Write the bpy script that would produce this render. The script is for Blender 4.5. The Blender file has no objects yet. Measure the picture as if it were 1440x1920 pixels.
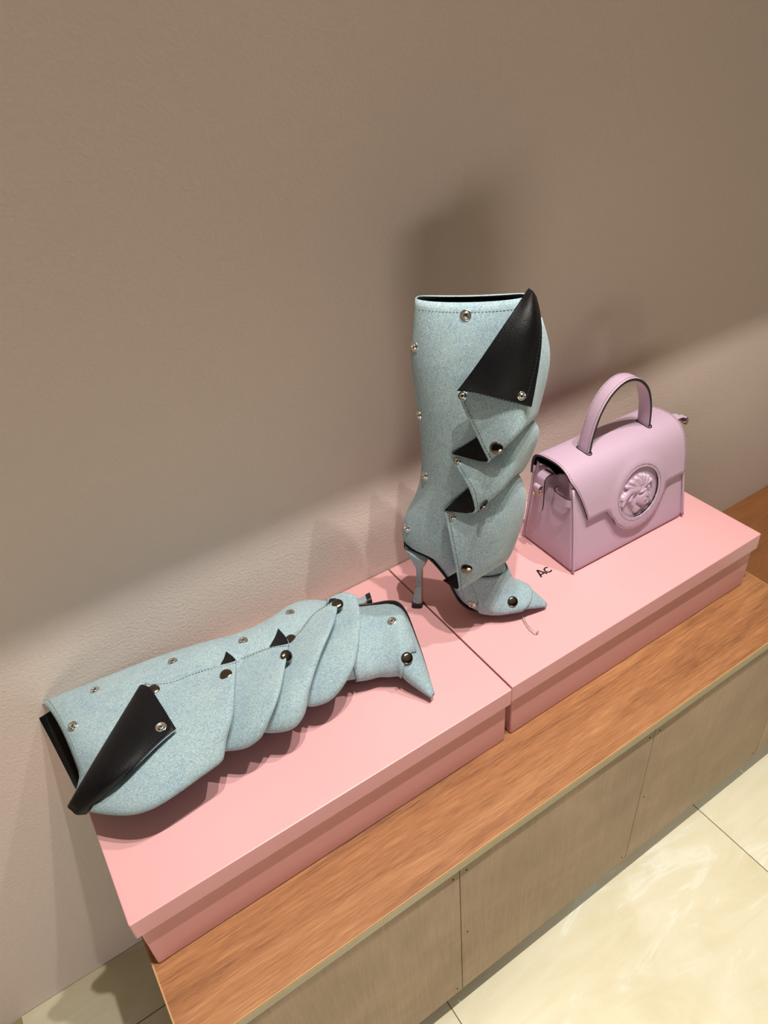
import bpy, bmesh, math, random
from math import sin, cos, pi, radians
from mathutils import Vector, Matrix
from mathutils.geometry import delaunay_2d_cdt

random.seed(4)
scn = bpy.context.scene
COL = scn.collection

# ------------------------------------------------------------------ camera
cam_d = bpy.data.cameras.new('camera')
cam_d.sensor_fit = 'AUTO'
cam_d.sensor_width = 36.0
cam_d.lens = 1381.355 / 1920 * 36
cam_d.clip_start = 0.02
cam = bpy.data.objects.new('camera', cam_d)
COL.objects.link(cam)
def _rot(rx, ry, rz):
    return Matrix.Rotation(rz, 4, 'Z') @ Matrix.Rotation(ry, 4, 'Y') @ Matrix.Rotation(rx, 4, 'X')
cam.matrix_world = Matrix.Translation((0.08328, -0.78532, 1.36840)) @ _rot(0.92256, 0.075003, -0.576232)
scn.camera = cam

# ------------------------------------------------------------------ light and exposure
scn.view_settings.view_transform = 'Standard'
scn.view_settings.look = 'None'
scn.view_settings.gamma = 1.0
scn.view_settings.use_curve_mapping = False
scn.view_settings.exposure = 0.0
w = bpy.data.worlds.new('world')
scn.world = w
w.use_nodes = True
w.node_tree.nodes['Background'].inputs[0].default_value = (1.0, 0.86, 0.70, 1)
w.node_tree.nodes['Background'].inputs[1].default_value = 0.025

def spot(name, loc, target, power, size_deg, blend, radius, color):
    d = bpy.data.lights.new(name, 'SPOT')
    d.energy = power
    d.spot_size = radians(size_deg)
    d.spot_blend = blend
    d.shadow_soft_size = radius
    d.color = color
    o = bpy.data.objects.new(name, d)
    COL.objects.link(o)
    o.location = loc
    o.rotation_euler = (Vector(target) - Vector(loc)).to_track_quat('-Z', 'Y').to_euler()
    return o
WARM = (1.0, 0.94, 0.87)
spot('ceiling_spot', (0.42, -0.63, 2.66), (0.42, -0.26, 0.5), 98, 42, 0.75, 0.013, WARM)
spot('ceiling_spot', (0.66, -0.63, 2.66), (0.64, -0.24, 0.5), 86, 64, 0.7, 0.013, WARM)
spot('ceiling_spot', (1.12, -0.63, 2.66), (1.05, -0.24, 0.5), 84, 70, 0.6, 0.013, WARM)
for fx in (-1.5, -0.3, 0.9, 2.1):      # aisle downlights: they light the pale floor, which lights the wall from below
    spot('aisle_spot', (fx, -1.62, 2.70), (fx, -1.62, 0.0), 138, 56, 0.25, 0.04, WARM)


# added fill light, low and unseen, for the soft boot shadow on the wall
d = bpy.data.lights.new('low_fill_light', 'AREA')
d.shape = 'RECTANGLE'; d.size = 1.2; d.size_y = 0.6; d.energy = 15; d.color = (1.0, 0.90, 0.82)
o = bpy.data.objects.new('low_fill_light', d); COL.objects.link(o)
o.location = (-0.70, -2.35, 0.22)
o.rotation_euler = (Vector((0.6, 0, 0.95)) - o.location).to_track_quat('-Z', 'Y').to_euler()

# ------------------------------------------------------------------ materials
def srgb(r, g, b):
    f = lambda c: ((c / 255 + 0.055) / 1.055) ** 2.4 if c > 10 else c / 255 / 12.92
    return (f(r), f(g), f(b), 1.0)

class Mat:
    def __init__(self, name, color=(200, 200, 200), rough=0.6, metal=0.0, spec=0.5):
        self.m = bpy.data.materials.new(name)
        self.m.use_nodes = True
        self.nt = self.m.node_tree
        self.b = self.nt.nodes['Principled BSDF']
        self.b.inputs['Base Color'].default_value = srgb(*color)
        self.b.inputs['Roughness'].default_value = rough
        self.b.inputs['Metallic'].default_value = metal
        self.b.inputs['Specular IOR Level'].default_value = spec
    def n(self, t, **kw):
        nd = self.nt.nodes.new(t)
        for k, v in kw.items():
            if k in nd.inputs: nd.inputs[k].default_value = v
            else: setattr(nd, k, v)
        return nd
    def l(self, a, b): self.nt.links.new(a, b)
    def coord(self, scale=(1, 1, 1), rot=(0, 0, 0)):
        tc = self.n('ShaderNodeTexCoord'); mp = self.n('ShaderNodeMapping')
        mp.inputs['Scale'].default_value = scale; mp.inputs['Rotation'].default_value = rot
        self.l(tc.outputs['Object'], mp.inputs['Vector'])
        return mp.outputs['Vector']
    def noise(self, vec, scale, detail=3, rough=0.5, dist=0.0):
        nd = self.n('ShaderNodeTexNoise')
        nd.inputs['Scale'].default_value = scale; nd.inputs['Detail'].default_value = detail
        nd.inputs['Roughness'].default_value = rough; nd.inputs['Distortion'].default_value = dist
        self.l(vec, nd.inputs['Vector'])
        return nd.outputs['Fac']
    def ramp(self, fac, stops):
        r = self.n('ShaderNodeValToRGB')
        e = r.color_ramp.elements
        while len(e) < len(stops): e.new(0.5)
        for i, (p, c) in enumerate(stops):
            e[i].position = p; e[i].color = srgb(*c)
        self.l(fac, r.inputs['Fac'])
        return r.outputs['Color']
    def mix(self, fac, a, b, mode='MIX'):
        m = self.n('ShaderNodeMix', data_type='RGBA', blend_type=mode)
        for s, v in ((m.inputs[0], fac), (m.inputs[6], a), (m.inputs[7], b)):
            if hasattr(v, 'links'): self.l(v, s)
            else: s.default_value = v
        return m.outputs[2]
    def base(self, c): self.l(c, self.b.inputs['Base Color'])
    def bump(self, h, strength=0.3, dist=0.001):
        bp = self.n('ShaderNodeBump'); bp.inputs['Strength'].default_value = strength
        bp.inputs['Distance'].default_value = dist
        self.l(h, bp.inputs['Height']); self.l(bp.outputs['Normal'], self.b.inputs['Normal'])

def mat_wall():
    m = Mat('painted_wall', (196, 176, 150), 0.55, spec=0.25)
    v = m.coord()
    big = m.noise(v, 1.3, 2)
    m.base(m.ramp(big, [(0.3, (213, 198, 189)), (0.7, (220, 205, 194))]))
    m.bump(m.noise(v, 240, 2, 0.5), 0.38, 0.0018)
    return m.m
def mat_denim():
    m = Mat('light_denim', (160, 190, 196), 0.85, spec=0.15)
    v = m.coord()
    v2 = m.coord((1, 1, 0.45), (0.5, 0.35, 0.6))
    fine = m.noise(v, 820, 2, 0.75)
    mid = m.noise(v2, 420, 3, 0.7)
    big = m.noise(v, 26, 3, 0.6)
    c1 = m.ramp(fine, [(0.36, (90, 114, 130)), (0.50, (148, 172, 180)), (0.64, (204, 216, 216))])
    c2 = m.ramp(mid, [(0.36, (114, 142, 154)), (0.64, (178, 196, 200))])
    c3 = m.ramp(big, [(0.35, (130, 158, 174)), (0.65, (160, 184, 184))])
    c = m.mix(0.4, c1, c2)
    c = m.mix(0.3, c, c3)
    m.base(c)
    add = m.n('ShaderNodeMath', operation='ADD')
    m.l(mid, add.inputs[0]); m.l(fine, add.inputs[1])
    m.bump(add.outputs[0], 0.4, 0.0007)
    m.b.inputs['Sheen Weight'].default_value = 0.15
    return m.m
def mat_leather(name, c, rough, cell=700, strength=0.25, spec=0.5):
    m = Mat(name, c, rough, spec=spec)
    v = m.coord()
    vo = m.n('ShaderNodeTexVoronoi'); vo.inputs['Scale'].default_value = cell
    m.l(v, vo.inputs['Vector'])
    m.bump(vo.outputs['Distance'], strength, 0.0006)
    return m.m
def mat_black():
    m = Mat('black_leather', (22, 22, 26), 0.42, spec=0.22)
    v = m.coord()
    g = m.noise(v, 650, 3, 0.7)
    m.base(m.ramp(g, [(0.35, (6, 6, 8)), (0.7, (16, 17, 20))]))
    r = m.n('ShaderNodeMapRange'); r.inputs['To Min'].default_value = 0.34; r.inputs['To Max'].default_value = 0.55
    m.l(m.noise(v, 40, 2), r.inputs['Value']); m.l(r.outputs[0], m.b.inputs['Roughness'])
    m.bump(g, 0.6, 0.0008)
    return m.m
def mat_wood(name, dark, mid, light, sc=1.0, rough=0.42):
    m = Mat(name, mid, rough, spec=0.35)
    v = m.coord((1.0 * sc, 12 * sc, 12 * sc))
    warp = m.noise(v, 2.2, 4, 0.6, 0.9)
    vf = m.coord((6 * sc, 170 * sc, 170 * sc))
    fib = m.noise(vf, 3.5, 4, 0.75)
    vs = m.coord((14 * sc, 420 * sc, 420 * sc))
    pore = m.noise(vs, 3, 2, 0.6)
    c1 = m.ramp(warp, [(0.30, dark), (0.5, mid), (0.72, light)])
    c2 = m.ramp(fib, [(0.32, dark), (0.55, mid), (0.75, light)])
    c = m.mix(0.55, c1, c2)
    c = m.mix(m.ramp(pore, [(0.55, (0, 0, 0)), (0.75, (110, 110, 110))]), c, srgb(*dark))
    m.base(c)
    m.bump(fib, 0.12, 0.0008)
    return m.m
def mat_panel():
    m = Mat('brushed_laminate', (150, 134, 110), 0.6, spec=0.25)
    v = m.coord((40, 1, 1.6))
    a = m.noise(v, 9, 4, 0.65, 0.3)
    b = m.noise(m.coord((1.4, 1, 2.2)), 4.5, 4, 0.6, 0.5)
    c = m.mix(0.5, m.ramp(a, [(0.3, (146, 127, 104)), (0.7, (174, 151, 126))]), m.ramp(b, [(0.3, (140, 122, 100)), (0.7, (176, 154, 130))]))
    m.base(c)
    m.bump(a, 0.15, 0.0008)
    return m.m
def mat_marble():
    m = Mat('polished_marble_tile', (222, 216, 186), 0.16, spec=0.5)
    v = m.coord()
    a = m.noise(v, 3.2, 5, 0.6, 1.3)
    b = m.noise(m.coord((1.5, 4.0, 1)), 2.6, 6, 0.62, 2.0)
    c = m.mix(0.5, m.ramp(a, [(0.32, (196, 188, 158)), (0.5, (212, 207, 184)), (0.68, (218, 218, 202))]),
              m.ramp(b, [(0.34, (202, 192, 156)), (0.56, (212, 207, 180)), (0.63, (226, 228, 214)), (0.70, (208, 204, 176))]))
    m.base(c)
    return m.m
def mat_board(name, c, rough=0.5):
    m = Mat(name, c, rough, spec=0.4)
    v = m.coord()
    g = m.noise(v, 700, 2, 0.6)
    m.bump(g, 0.10, 0.0004)
    big = m.noise(v, 5, 3)
    c2 = tuple(max(0, k - 6) for k in c)
    m.base(m.ramp(big, [(0.3, c2), (0.7, c)]))
    return m.m
M = {
 'wall': mat_wall(), 'denim': mat_denim(), 'black': mat_black(),
 'bag': mat_leather('lilac_grained_leather', (190, 164, 184), 0.42, 800, 0.30, 0.45),
 'bag_smooth': mat_leather('lilac_smooth_leather', (190, 164, 184), 0.36, 900, 0.08, 0.5),
 'wood': mat_wood('orange_oak_laminate', (96, 60, 38), (166, 114, 74), (206, 156, 108)),
 'wood_low': mat_wood('brown_oak_laminate', (120, 76, 44), (150, 98, 58), (170, 114, 70)),
 'panel': mat_panel(), 'marble': mat_marble(),
 'pink': mat_board('pink_coated_board', (226, 172, 174), 0.34),
 'pink_base': mat_board('pink_coated_board_base', (220, 164, 160), 0.45),
 'steel': Mat('polished_nickel', (222, 224, 222), 0.16, 1.0).m,
 'gun': Mat('dark_polished_nickel', (120, 114, 104), 0.10, 1.0).m,
 'gold': Mat('pale_gold_metal', (226, 200, 150), 0.18, 1.0).m,
 'edge': Mat('black_painted_edge', (16, 15, 17), 0.4).m,
 'rubber': Mat('black_heel_rubber', (18, 18, 19), 0.45).m,
 'tan': mat_leather('tan_sole_leather', (176, 116, 66), 0.45, 500, 0.1),
 'thread_b': Mat('dark_thread', (40, 48, 56), 0.8).m,
 'thread_l': Mat('lilac_thread', (140, 112, 136), 0.7).m,
 'thread_w': Mat('blue_thread', (120, 146, 152), 0.8).m,
 'strip': Mat('olive_edge_banding', (158, 150, 116), 0.4).m,
 'lipping': Mat('pale_wood_lipping', (188, 146, 100), 0.5).m,
 'grout': Mat('tile_grout', (150, 138, 96), 0.8).m,
 'dark': Mat('dark_void_board', (40, 34, 28), 0.8).m,
 'ink': Mat('black_print', (24, 16, 18), 0.5).m,
 'ceil': Mat('white_ceiling_paint', (225, 218, 205), 0.8).m,
 'hole': Mat('snap_socket_dark', (18, 17, 16), 0.5).m,
 'fray': Mat('pale_raw_edge', (168, 182, 188), 0.9).m,
}
cl = Mat('clear_plastic', (250, 250, 250), 0.08); cl.b.inputs['Transmission Weight'].default_value = 0.9
cl.b.inputs['IOR'].default_value = 1.3
M['clear'] = cl.m

# ------------------------------------------------------------------ helpers
def link(o, parent=None):
    COL.objects.link(o)
    if parent: o.parent = parent
    return o
def obj(name, me, mats, parent=None, smooth=False, auto=None):
    o = bpy.data.objects.new(name, me)
    if not isinstance(mats, (list, tuple)): mats = [mats]
    if not me.materials:
        for m in mats: me.materials.append(M[m])
    if smooth:
        for p in me.polygons: p.use_smooth = True
    link(o, parent)
    if auto is not None: me.set_sharp_from_angle(angle=radians(auto))
    return o
def pyd(name, v, f):
    me = bpy.data.meshes.new(name)
    me.from_pydata([tuple(p) for p in v], [], f)
    me.update()
    return me
def empty(name, loc=(0, 0, 0), mat=None):
    o = bpy.data.objects.new(name, None)
    o.empty_display_size = 0.05
    COL.objects.link(o)
    if mat is not None: o.matrix_world = mat
    else: o.location = loc
    return o
def tag(o, label=None, cat=None, group=None, kind=None):
    for k, v in (('label', label), ('category', cat), ('group', group), ('kind', kind)):
        if v: o[k] = v
    return o
def boxmesh(name, x0, x1, y0, y1, z0, z1, bev=0.0, seg=2):
    bm = bmesh.new()
    bmesh.ops.create_cube(bm, size=1)
    for v in bm.verts:
        v.co = Vector((x0 if v.co.x < 0 else x1, y0 if v.co.y < 0 else y1, z0 if v.co.z < 0 else z1))
    if bev: bmesh.ops.bevel(bm, geom=bm.edges[:] + bm.verts[:], offset=bev, segments=seg, affect='EDGES', profile=0.5)
    me = bpy.data.meshes.new(name); bm.to_mesh(me); bm.free()
    return me
def box(name, x0, x1, y0, y1, z0, z1, mat, parent=None, bev=0.0):
    return obj(name, boxmesh(name, x0, x1, y0, y1, z0, z1, bev), mat, parent, smooth=bev > 0, auto=40 if bev > 0 else None)
def cr(p0, p1, p2, p3, t):
    return 0.5 * ((2 * p1) + (p2 - p0) * t + (2 * p0 - 5 * p1 + 4 * p2 - p3) * t * t + (3 * p1 - p0 - 3 * p2 + p3) * t ** 3)
def catmull(pts, per):
    pts = [Vector(p) for p in pts]
    out = []
    n = len(pts)
    for i in range(n - 1):
        a = pts[i - 1] if i > 0 else pts[0] * 2 - pts[1]
        d = pts[i + 2] if i + 2 < n else pts[-1] * 2 - pts[-2]
        for k in range(per): out.append(cr(a, pts[i], pts[i + 1], d, k / per))
    out.append(pts[-1].copy())
    return out
def tube_mesh(bm, pts, r, seg=8, closed=False):
    pts = [Vector(p) for p in pts]
    n = len(pts); rings = []
    up = Vector((0.3, 0.2, 1)).normalized()
    for i, p in enumerate(pts):
        a = pts[(i - 1) % n] if closed or i > 0 else p
        b = pts[(i + 1) % n] if closed or i < n - 1 else p
        t = (b - a).normalized()
        x = t.cross(up)
        if x.length < 1e-4: x = t.cross(Vector((1, 0, 0)))
        x.normalize(); y = t.cross(x)
        rings.append([bm.verts.new(p + (x * cos(2 * pi * k / seg) + y * sin(2 * pi * k / seg)) * r) for k in range(seg)])
    m = n if closed else n - 1
    for i in range(m):
        A, B = rings[i], rings[(i + 1) % n]
        for k in range(seg): bm.faces.new((A[k], A[(k + 1) % seg], B[(k + 1) % seg], B[k]))
    if not closed:
        bm.faces.new(rings[0][::-1]); bm.faces.new(rings[-1])
def bm_obj(name, bm, mat, parent=None, smooth=True, auto=None):
    bmesh.ops.recalc_face_normals(bm, faces=bm.faces[:])
    me = bpy.data.meshes.new(name); bm.to_mesh(me); bm.free()
    return obj(name, me, mat, parent, smooth, auto)
def stitches(name, path, normal_fn, mat, parent, dash=0.0024, gap=0.0016, r=0.00035, lift=0.0003):
    """one row of little thread dashes along a path (list of Vectors)"""
    bm = bmesh.new()
    pts = [Vector(p) for p in path]
    L = [0.0]
    for a, b in zip(pts, pts[1:]): L.append(L[-1] + (b - a).length)
    def at(s):
        for i in range(len(pts) - 1):
            if s <= L[i + 1]:
                t = (s - L[i]) / max(1e-9, L[i + 1] - L[i])
                return pts[i].lerp(pts[i + 1], t)
        return pts[-1].copy()
    s = 0.001
    while s + dash < L[-1]:
        a, b = at(s), at(s + dash)
        nrm = normal_fn(a) if callable(normal_fn) else Vector(normal_fn)
        a = a + nrm * lift; b = b + nrm * lift
        d = (b - a).normalized(); sd = d.cross(nrm).normalized() * r * 1.2; up = nrm * r * 1.4
        vs = [bm.verts.new(p) for p in (a - sd - up * .3, a + sd - up * .3, b + sd - up * .3, b - sd - up * .3, a + up, b + up)]
        for f in ((0, 3, 5, 4), (1, 4, 5, 2), (0, 4, 1), (3, 2, 5)): bm.faces.new([vs[i] for i in f])
        s += dash + gap
    o = bm_obj(name, bm, mat, parent, smooth=False)
    o['kind'] = 'stuff'
    return o

# ------------------------------------------------------------------ the setting
BLOCKER = dict(z=1.62, d=0.292)
wall = box('wall_back', -2.6, 3.4, 0.0, 0.12, -0.02, 2.75, 'wall'); tag(wall, kind='structure')
fl = box('floor', -2.6, 3.4, -4.0, 0.0, -0.06, -0.004, 'grout'); tag(fl, kind='structure')
TS, JX, JY = 0.6, 0.3435, -0.1235
tile_me = boxmesh('floor_tile', 0.0008, TS - 0.0008, 0.0008, TS - 0.0008, -0.0039, 0.0, 0.0004, 1)
tile_me.materials.append(M['marble'])
for i in range(-4, 5):
    for j in range(-6, 1):
        x0, y0 = JX + i * TS, JY + j * TS
        if j == 0:
            if not (-1 <= i <= 2): continue
            me = boxmesh('floor_tile', 0.0008, TS - 0.0008, 0.0008, -JY - 0.0005, -0.0039, 0.0, 0.0004, 1); me.materials.append(M['marble'])
        else: me = tile_me
        t = bpy.data.objects.new('floor_tile', me); t.location = (x0, y0, 0); link(t, fl)
ce = box('ceiling', -2.6, 3.4, -4.0, 0.0, 2.75, 2.83, 'ceil'); tag(ce, kind='structure')
# unseen board added high on the wall (above the frame): it keeps the spots off the upper wall
blocker = box('spot_blocker_1', -2.2, 3.2, -BLOCKER['d'], 0.0, BLOCKER['z'], BLOCKER['z'] + 0.03, 'wall', bev=0.002); tag(blocker, kind='structure')

# ------------------------------------------------------------------ benches
BZ, BY, BXR, BXL = 0.4587, -0.4069, 1.0884, -0.0024
bench = empty('display_bench', (0.5, -0.2, 0.0))
tag(bench, 'low bench with orange wood grain top and grey panels, under both pink boxes', 'bench')
def bpart(name, *a, **k):
    o = box(name, *a, **k); o.parent = bench; o.location = -Vector(bench.location); return o
bpart('bench_top', BXL + 0.0018, BXR - 0.0012, BY + 0.0012, -0.001, BZ - 0.016, BZ, 'wood')
bm = bmesh.new()
for (x0, x1, y0, y1) in ((BXL, BXR, BY, BY + 0.0012), (BXL, BXL + 0.0018, BY + 0.0012, -0.001), (BXR - 0.0012, BXR, BY + 0.0012, -0.001)):
    r = bmesh.ops.create_cube(bm, size=1)['verts']
    for v in r: v.co = Vector((x0 if v.co.x < 0 else x1, y0 if v.co.y < 0 else y1, BZ - 0.003 if v.co.z < 0 else BZ + 0.0002))
lp = bm_obj('wood_lipping', bm, 'lipping', bench, False); lp.location = -Vector(bench.location)
bpart('edge_strip', BXL, BXR, BY - 0.0004, BY + 0.010, BZ - 0.0165, BZ - 0.003, 'strip')
PYF = -0.4046
seams = [BXL, 0.3621, 0.7235, 1.0815]
for k in range(3):
    a = seams[k] + (0.0008 if k else 0); b_ = seams[k + 1] - 0.0008
    p = bpart('front_panel', a, b_, PYF, PYF + 0.012, 0.0652 + (0.001 if k == 1 else 0), 0.4405, 'panel', bev=0.0006)
    for (sx, sz) in ((a + 0.010, 0.425), (b_ - 0.010, 0.425), (a + 0.010, 0.25), (b_ - 0.010, 0.082)):
        bmx = bmesh.new()
        bmesh.ops.create_cone(bmx, cap_ends=True, segments=8, radius1=0.0013, radius2=0.0010, depth=0.001,
                              matrix=Matrix.Translation((sx, PYF - 0.0004, sz)) @ Matrix.Rotation(pi / 2, 4, 'X'))
        s = bm_obj('screw', bmx, 'dark', p, False)
bpart('carcass', BXL + 0.006, BXR - 0.012, PYF + 0.0125, -0.004, 0.105, BZ - 0.0165, 'dark')
for xx in (0.03, 0.36, 0.72, 1.03):
    bpart('foot_rail', xx, xx + 0.03, -0.25, -0.22, 0.0, 0.105, 'dark')
low = empty('display_bench', (1.6, -0.2, 0.0))
tag(low, 'lower brown wood grain bench beyond the right end of the orange topped bench', 'bench')
def lpart(name, *a, **k):
    o = box(name, *a, **k); o.parent = low; o.location = -Vector(low.location); return o
LZ = 0.243
lpart('bench_top', BXR + 0.004, 2.4, BY + 0.0012, -0.001, LZ - 0.016, LZ, 'wood_low')
lpart('front_panel', BXR - 0.0055, 1.46, PYF, PYF + 0.012, 0.0652, LZ - 0.0165, 'panel', bev=0.0006)
lpart('front_panel', 1.4616, 1.83, PYF, PYF + 0.012, 0.0652, LZ - 0.0165, 'panel', bev=0.0006)
lpart('front_panel', 1.8316, 2.2, PYF, PYF + 0.012, 0.0652, LZ - 0.0165, 'panel', bev=0.0006)
lpart('carcass', BXR + 0.004, 2.39, PYF + 0.0125, -0.004, 0.105, LZ - 0.0165, 'dark')
for xx in (1.12, 1.7, 2.3): lpart('foot_rail', xx, xx + 0.03, -0.25, -0.22, 0.0, 0.105, 'dark')

# ------------------------------------------------------------------ shoe boxes
T = 0.5708
def shoe_box(x0, x1, y0, label, lt=0.0297):
    e = 0.0050
    root = empty('shoe_box', ((x0 + x1) / 2, y0 / 2, BZ))
    tag(root, label, 'shoe box', 'pink shoe boxes on the bench')
    cx, cy = root.location.x, root.location.y
    def part(name, me, mat):
        o = obj(name, me, mat, root, False); o.location = (-cx, -cy, -BZ); return o
    # base: open tray
    def tray(xa, xb, ya, yb, z0, z1, th, up):
        bm = bmesh.new()
        r = bmesh.ops.create_cube(bm, size=1)['verts']
        for v in r: v.co = Vector((xa if v.co.x < 0 else xb, ya if v.co.y < 0 else yb, z0 if v.co.z < 0 else z1))
        vert = [ed for ed in bm.edges if abs(ed.verts[0].co.z - ed.verts[1].co.z) > 1e-4]
        bmesh.ops.bevel(bm, geom=vert, offset=0.0022, segments=3, affect='EDGES', profile=0.5)
        zc = z0 if up else z1
        cap = [ed for ed in bm.edges if abs(ed.verts[0].co.z - zc) < 1e-6 and abs(ed.verts[1].co.z - zc) < 1e-6]
        bmesh.ops.bevel(bm, geom=cap, offset=0.0011, segments=2, affect='EDGES', profile=0.5)
        zo = z1 if up else z0
        bm.faces.ensure_lookup_table()
        f = [f for f in bm.faces if all(abs(v.co.z - zo) < 1e-6 for v in f.verts)]
        bmesh.ops.delete(bm, geom=f, context='FACES_ONLY')
        bmesh.ops.recalc_face_normals(bm, faces=bm.faces[:])
        me = bpy.data.meshes.new('tray'); bm.to_mesh(me); bm.free()
        return me
    b = part('box_base', tray(x0 + e, x1 - e, y0 + e, -0.006, BZ + 0.0012, T - 0.0035, 0.002, True), 'pink_base')
    s = b.modifiers.new('s', 'SOLIDIFY'); s.thickness = 0.0018; s.offset = -1
    l = part('lid', tray(x0, x1, y0, -0.0015, T - lt, T, 0.002, False), 'pink')
    s = l.modifiers.new('s', 'SOLIDIFY'); s.thickness = 0.0018; s.offset = -1
    return root, l
XS = 0.530
boxA, lidA = shoe_box(0.0, XS - 0.0012, -0.3063, 'left pink shoe box on the bench, the toppled boot lying across its lid')
boxB, lidB = shoe_box(XS + 0.0012, 1.061, -0.304, 'right pink shoe box on the bench, with the lilac handbag standing on its lid')

def lettering(parent):
    # flat print: a ring-accented capital A and a c, built as thin strokes
    bm = bmesh.new()
    def stroke(pts, wd):
        pts = [Vector((a, b, 0)) for a, b in pts]
        L, Rr = [], []
        for i, p in enumerate(pts):
            a = pts[max(i - 1, 0)]; b = pts[min(i + 1, len(pts) - 1)]
            d = (b - a).normalized(); nn = Vector((-d.y, d.x, 0)) * wd / 2
            L.append(bm.verts.new(p + nn)); Rr.append(bm.verts.new(p - nn))
        for i in range(len(pts) - 1): bm.faces.new((L[i], Rr[i], Rr[i + 1], L[i + 1]))
    H = 0.0162; W = 0.0030
    stroke([(0, 0), (0.0064, H)], W); stroke([(0.0128, 0), (0.0064, H)], W)
    for v in bm.verts: pass
    stroke([(0.0028, 0.0045), (0.0100, 0.0045)], W * 0.85)
    c0 = (0.0200, 0.0058)
    stroke([(c0[0] + 0.0056 * cos(radians(a)), c0[1] + 0.0056 * sin(radians(a))) for a in range(45, 316, 15)], W * 0.9)
    r = bmesh.ops.extrude_face_region(bm, geom=bm.faces[:])
    for v in [g for g in r['geom'] if isinstance(g, bmesh.types.BMVert)]: v.co.z += 0.00012
    o = bm_obj('lettering', bm, 'ink', parent, False)
    return o
let = lettering(lidB)
let.location = (0.7108, -0.1655, T + 0.00005); let.rotation_euler = (0, 0, radians(3))

# ------------------------------------------------------------------ boots
S_BODY = [(.0225,.4836,.1488,.4832,.013,0),(.0193,.4582,.1559,.455,.026,0),(.0141,.4183,.1611,.409,.038,0),(.0158,.3759,.1506,.3636,.043,0),(.0189,.331,.1411,.3228,.044,0),(.0207,.2792,.134,.2715,.042,0),(.0183,.2413,.1316,.2338,.04,0),(.0095,.2086,.1337,.2032,.038,0),(-.0056,.1754,.1369,.1669,.036,0),(-.0124,.1495,.1362,.1386,.035,0),(-.0113,.13,.133,.1161,.033,0),(.0039,.1206,.1312,.0991,.031,0),(.0223,.1081,.133,.086,.029,0),(.0369,.0858,.1364,.0717,.027,0),(.048,.0653,.1414,.0573,.028,0),(.0561,.043,.1463,.0469,.03,0),(.0653,.0247,.1519,.0407,.033,0),(.0808,.0111,.1574,.0377,.034,0),(.102,.0077,.1637,.0347,.033,0),(.1253,.0091,.1716,.0307,.028,0),(.154,.0112,.1797,.0245,.021,0),(.1763,.0067,.1886,.0173,.012,0),(.1938,.0039,.1968,.0099,.004,0)]
S_HEEL = [(-.0112,.131,.0235,.1004,.024,0),(-.0067,.1162,.0204,.091,.02,0),(-.0008,.0951,.0158,.0822,.014,0),(.0038,.0776,.0139,.0738,.0095,0),(.003,.0532,.0129,.0514,.008,0),(-.0023,.0202,.0111,.0185,.0085,0),(-.0044,.01,.011,.0084,.009,0)]
S_TIP = [(-.0044,.01,.011,.0084,.0092,0),(-.0071,-.0015,.011,-.0029,.0095,0)]
S_FLAP = [[(.0714,.3955,.058),(.0788,.3784,.067),(.0897,.3561,.072),(.1009,.3304,.076),(.111,.3115,.08),(.0616,.3028,.045),(.0648,.2922,.048),(.0758,.2834,.064),(.0889,.2651,.074),(.0935,.2329,.076),(.0499,.2137,.043),(.0556,.197,.052),(.0613,.1679,.066),(.0678,.1284,.069),(.0708,.0913,.067),(.0461,.0837,.036)],[(.1148,.4172,.056),(.1185,.4037,.068),(.1272,.3812,.076),(.1336,.3629,.08),(.1376,.3463,.084),(.1066,.335,.043),(.1132,.3222,.049),(.1227,.3145,.072),(.1245,.2881,.078),(.1224,.2668,.078),(.0907,.2578,.041),(.0957,.2458,.053),(.1061,.2283,.074),(.1051,.1751,.073),(.1027,.12,.069),(.0831,.1141,.036)],[(.1459,.4498,.0452),(.1494,.4284,.0534),(.1513,.4056,.0598),(.1522,.3816,.065),(.1509,.3526,.0676),(.1343,.3584,.0422),(.1406,.3484,.0498),(.1441,.3316,.058),(.1435,.3096,.0644),(.1375,.2793,.0652),(.1234,.2858,.0402),(.1301,.275,.0534),(.1343,.2355,.0608),(.1309,.1834,.0606),(.1223,.1294,.0594),(.1086,.1344,.036)],[(.1635,.4592,.0103),(.1755,.4241,.0113),(.1748,.3942,.0119),(.1687,.3578,.0122),(.1635,.3342,.0144),(.1453,.3339,-.0004),(.1667,.3254,.0084),(.1687,.3089,.0115),(.1614,.2834,.0121),(.1491,.2557,.0144),(.1365,.2547,-.0004),(.1511,.2425,.0086),(.1598,.2121,.0115),(.1515,.1534,.0119),(.1349,.098,.0101),(.1235,.1089,.0)],[(.1576,.4423,-.03),(.1697,.4026,-.035),(.1676,.3706,-.035),(.1629,.3318,-.035),(.1575,.3022,-.035),(.1401,.3142,-.035),(.1612,.2942,-.035),(.1588,.2698,-.035),(.1532,.2359,-.035),(.1432,.2139,-.035),(.1284,.2314,-.035),(.1399,.205,-.035),(.1448,.1637,-.035),(.1386,.1175,-.032),(.1266,.0678,-.03),(.1161,.0883,-.03)],[(.1144,.4247,-.042),(.1148,.3984,-.046),(.1154,.3647,-.048),(.1126,.324,-.05),(.1097,.2854,-.05),(.1026,.2919,-.046),(.1027,.27,-.048),(.0993,.2431,-.05),(.0958,.2167,-.05),(.0921,.1893,-.05),(.0848,.2012,-.046),(.0885,.1828,-.046),(.0923,.1464,-.044),(.0885,.1082,-.042),(.0805,.0683,-.04),(.0767,.0804,-.038)]]
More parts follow.
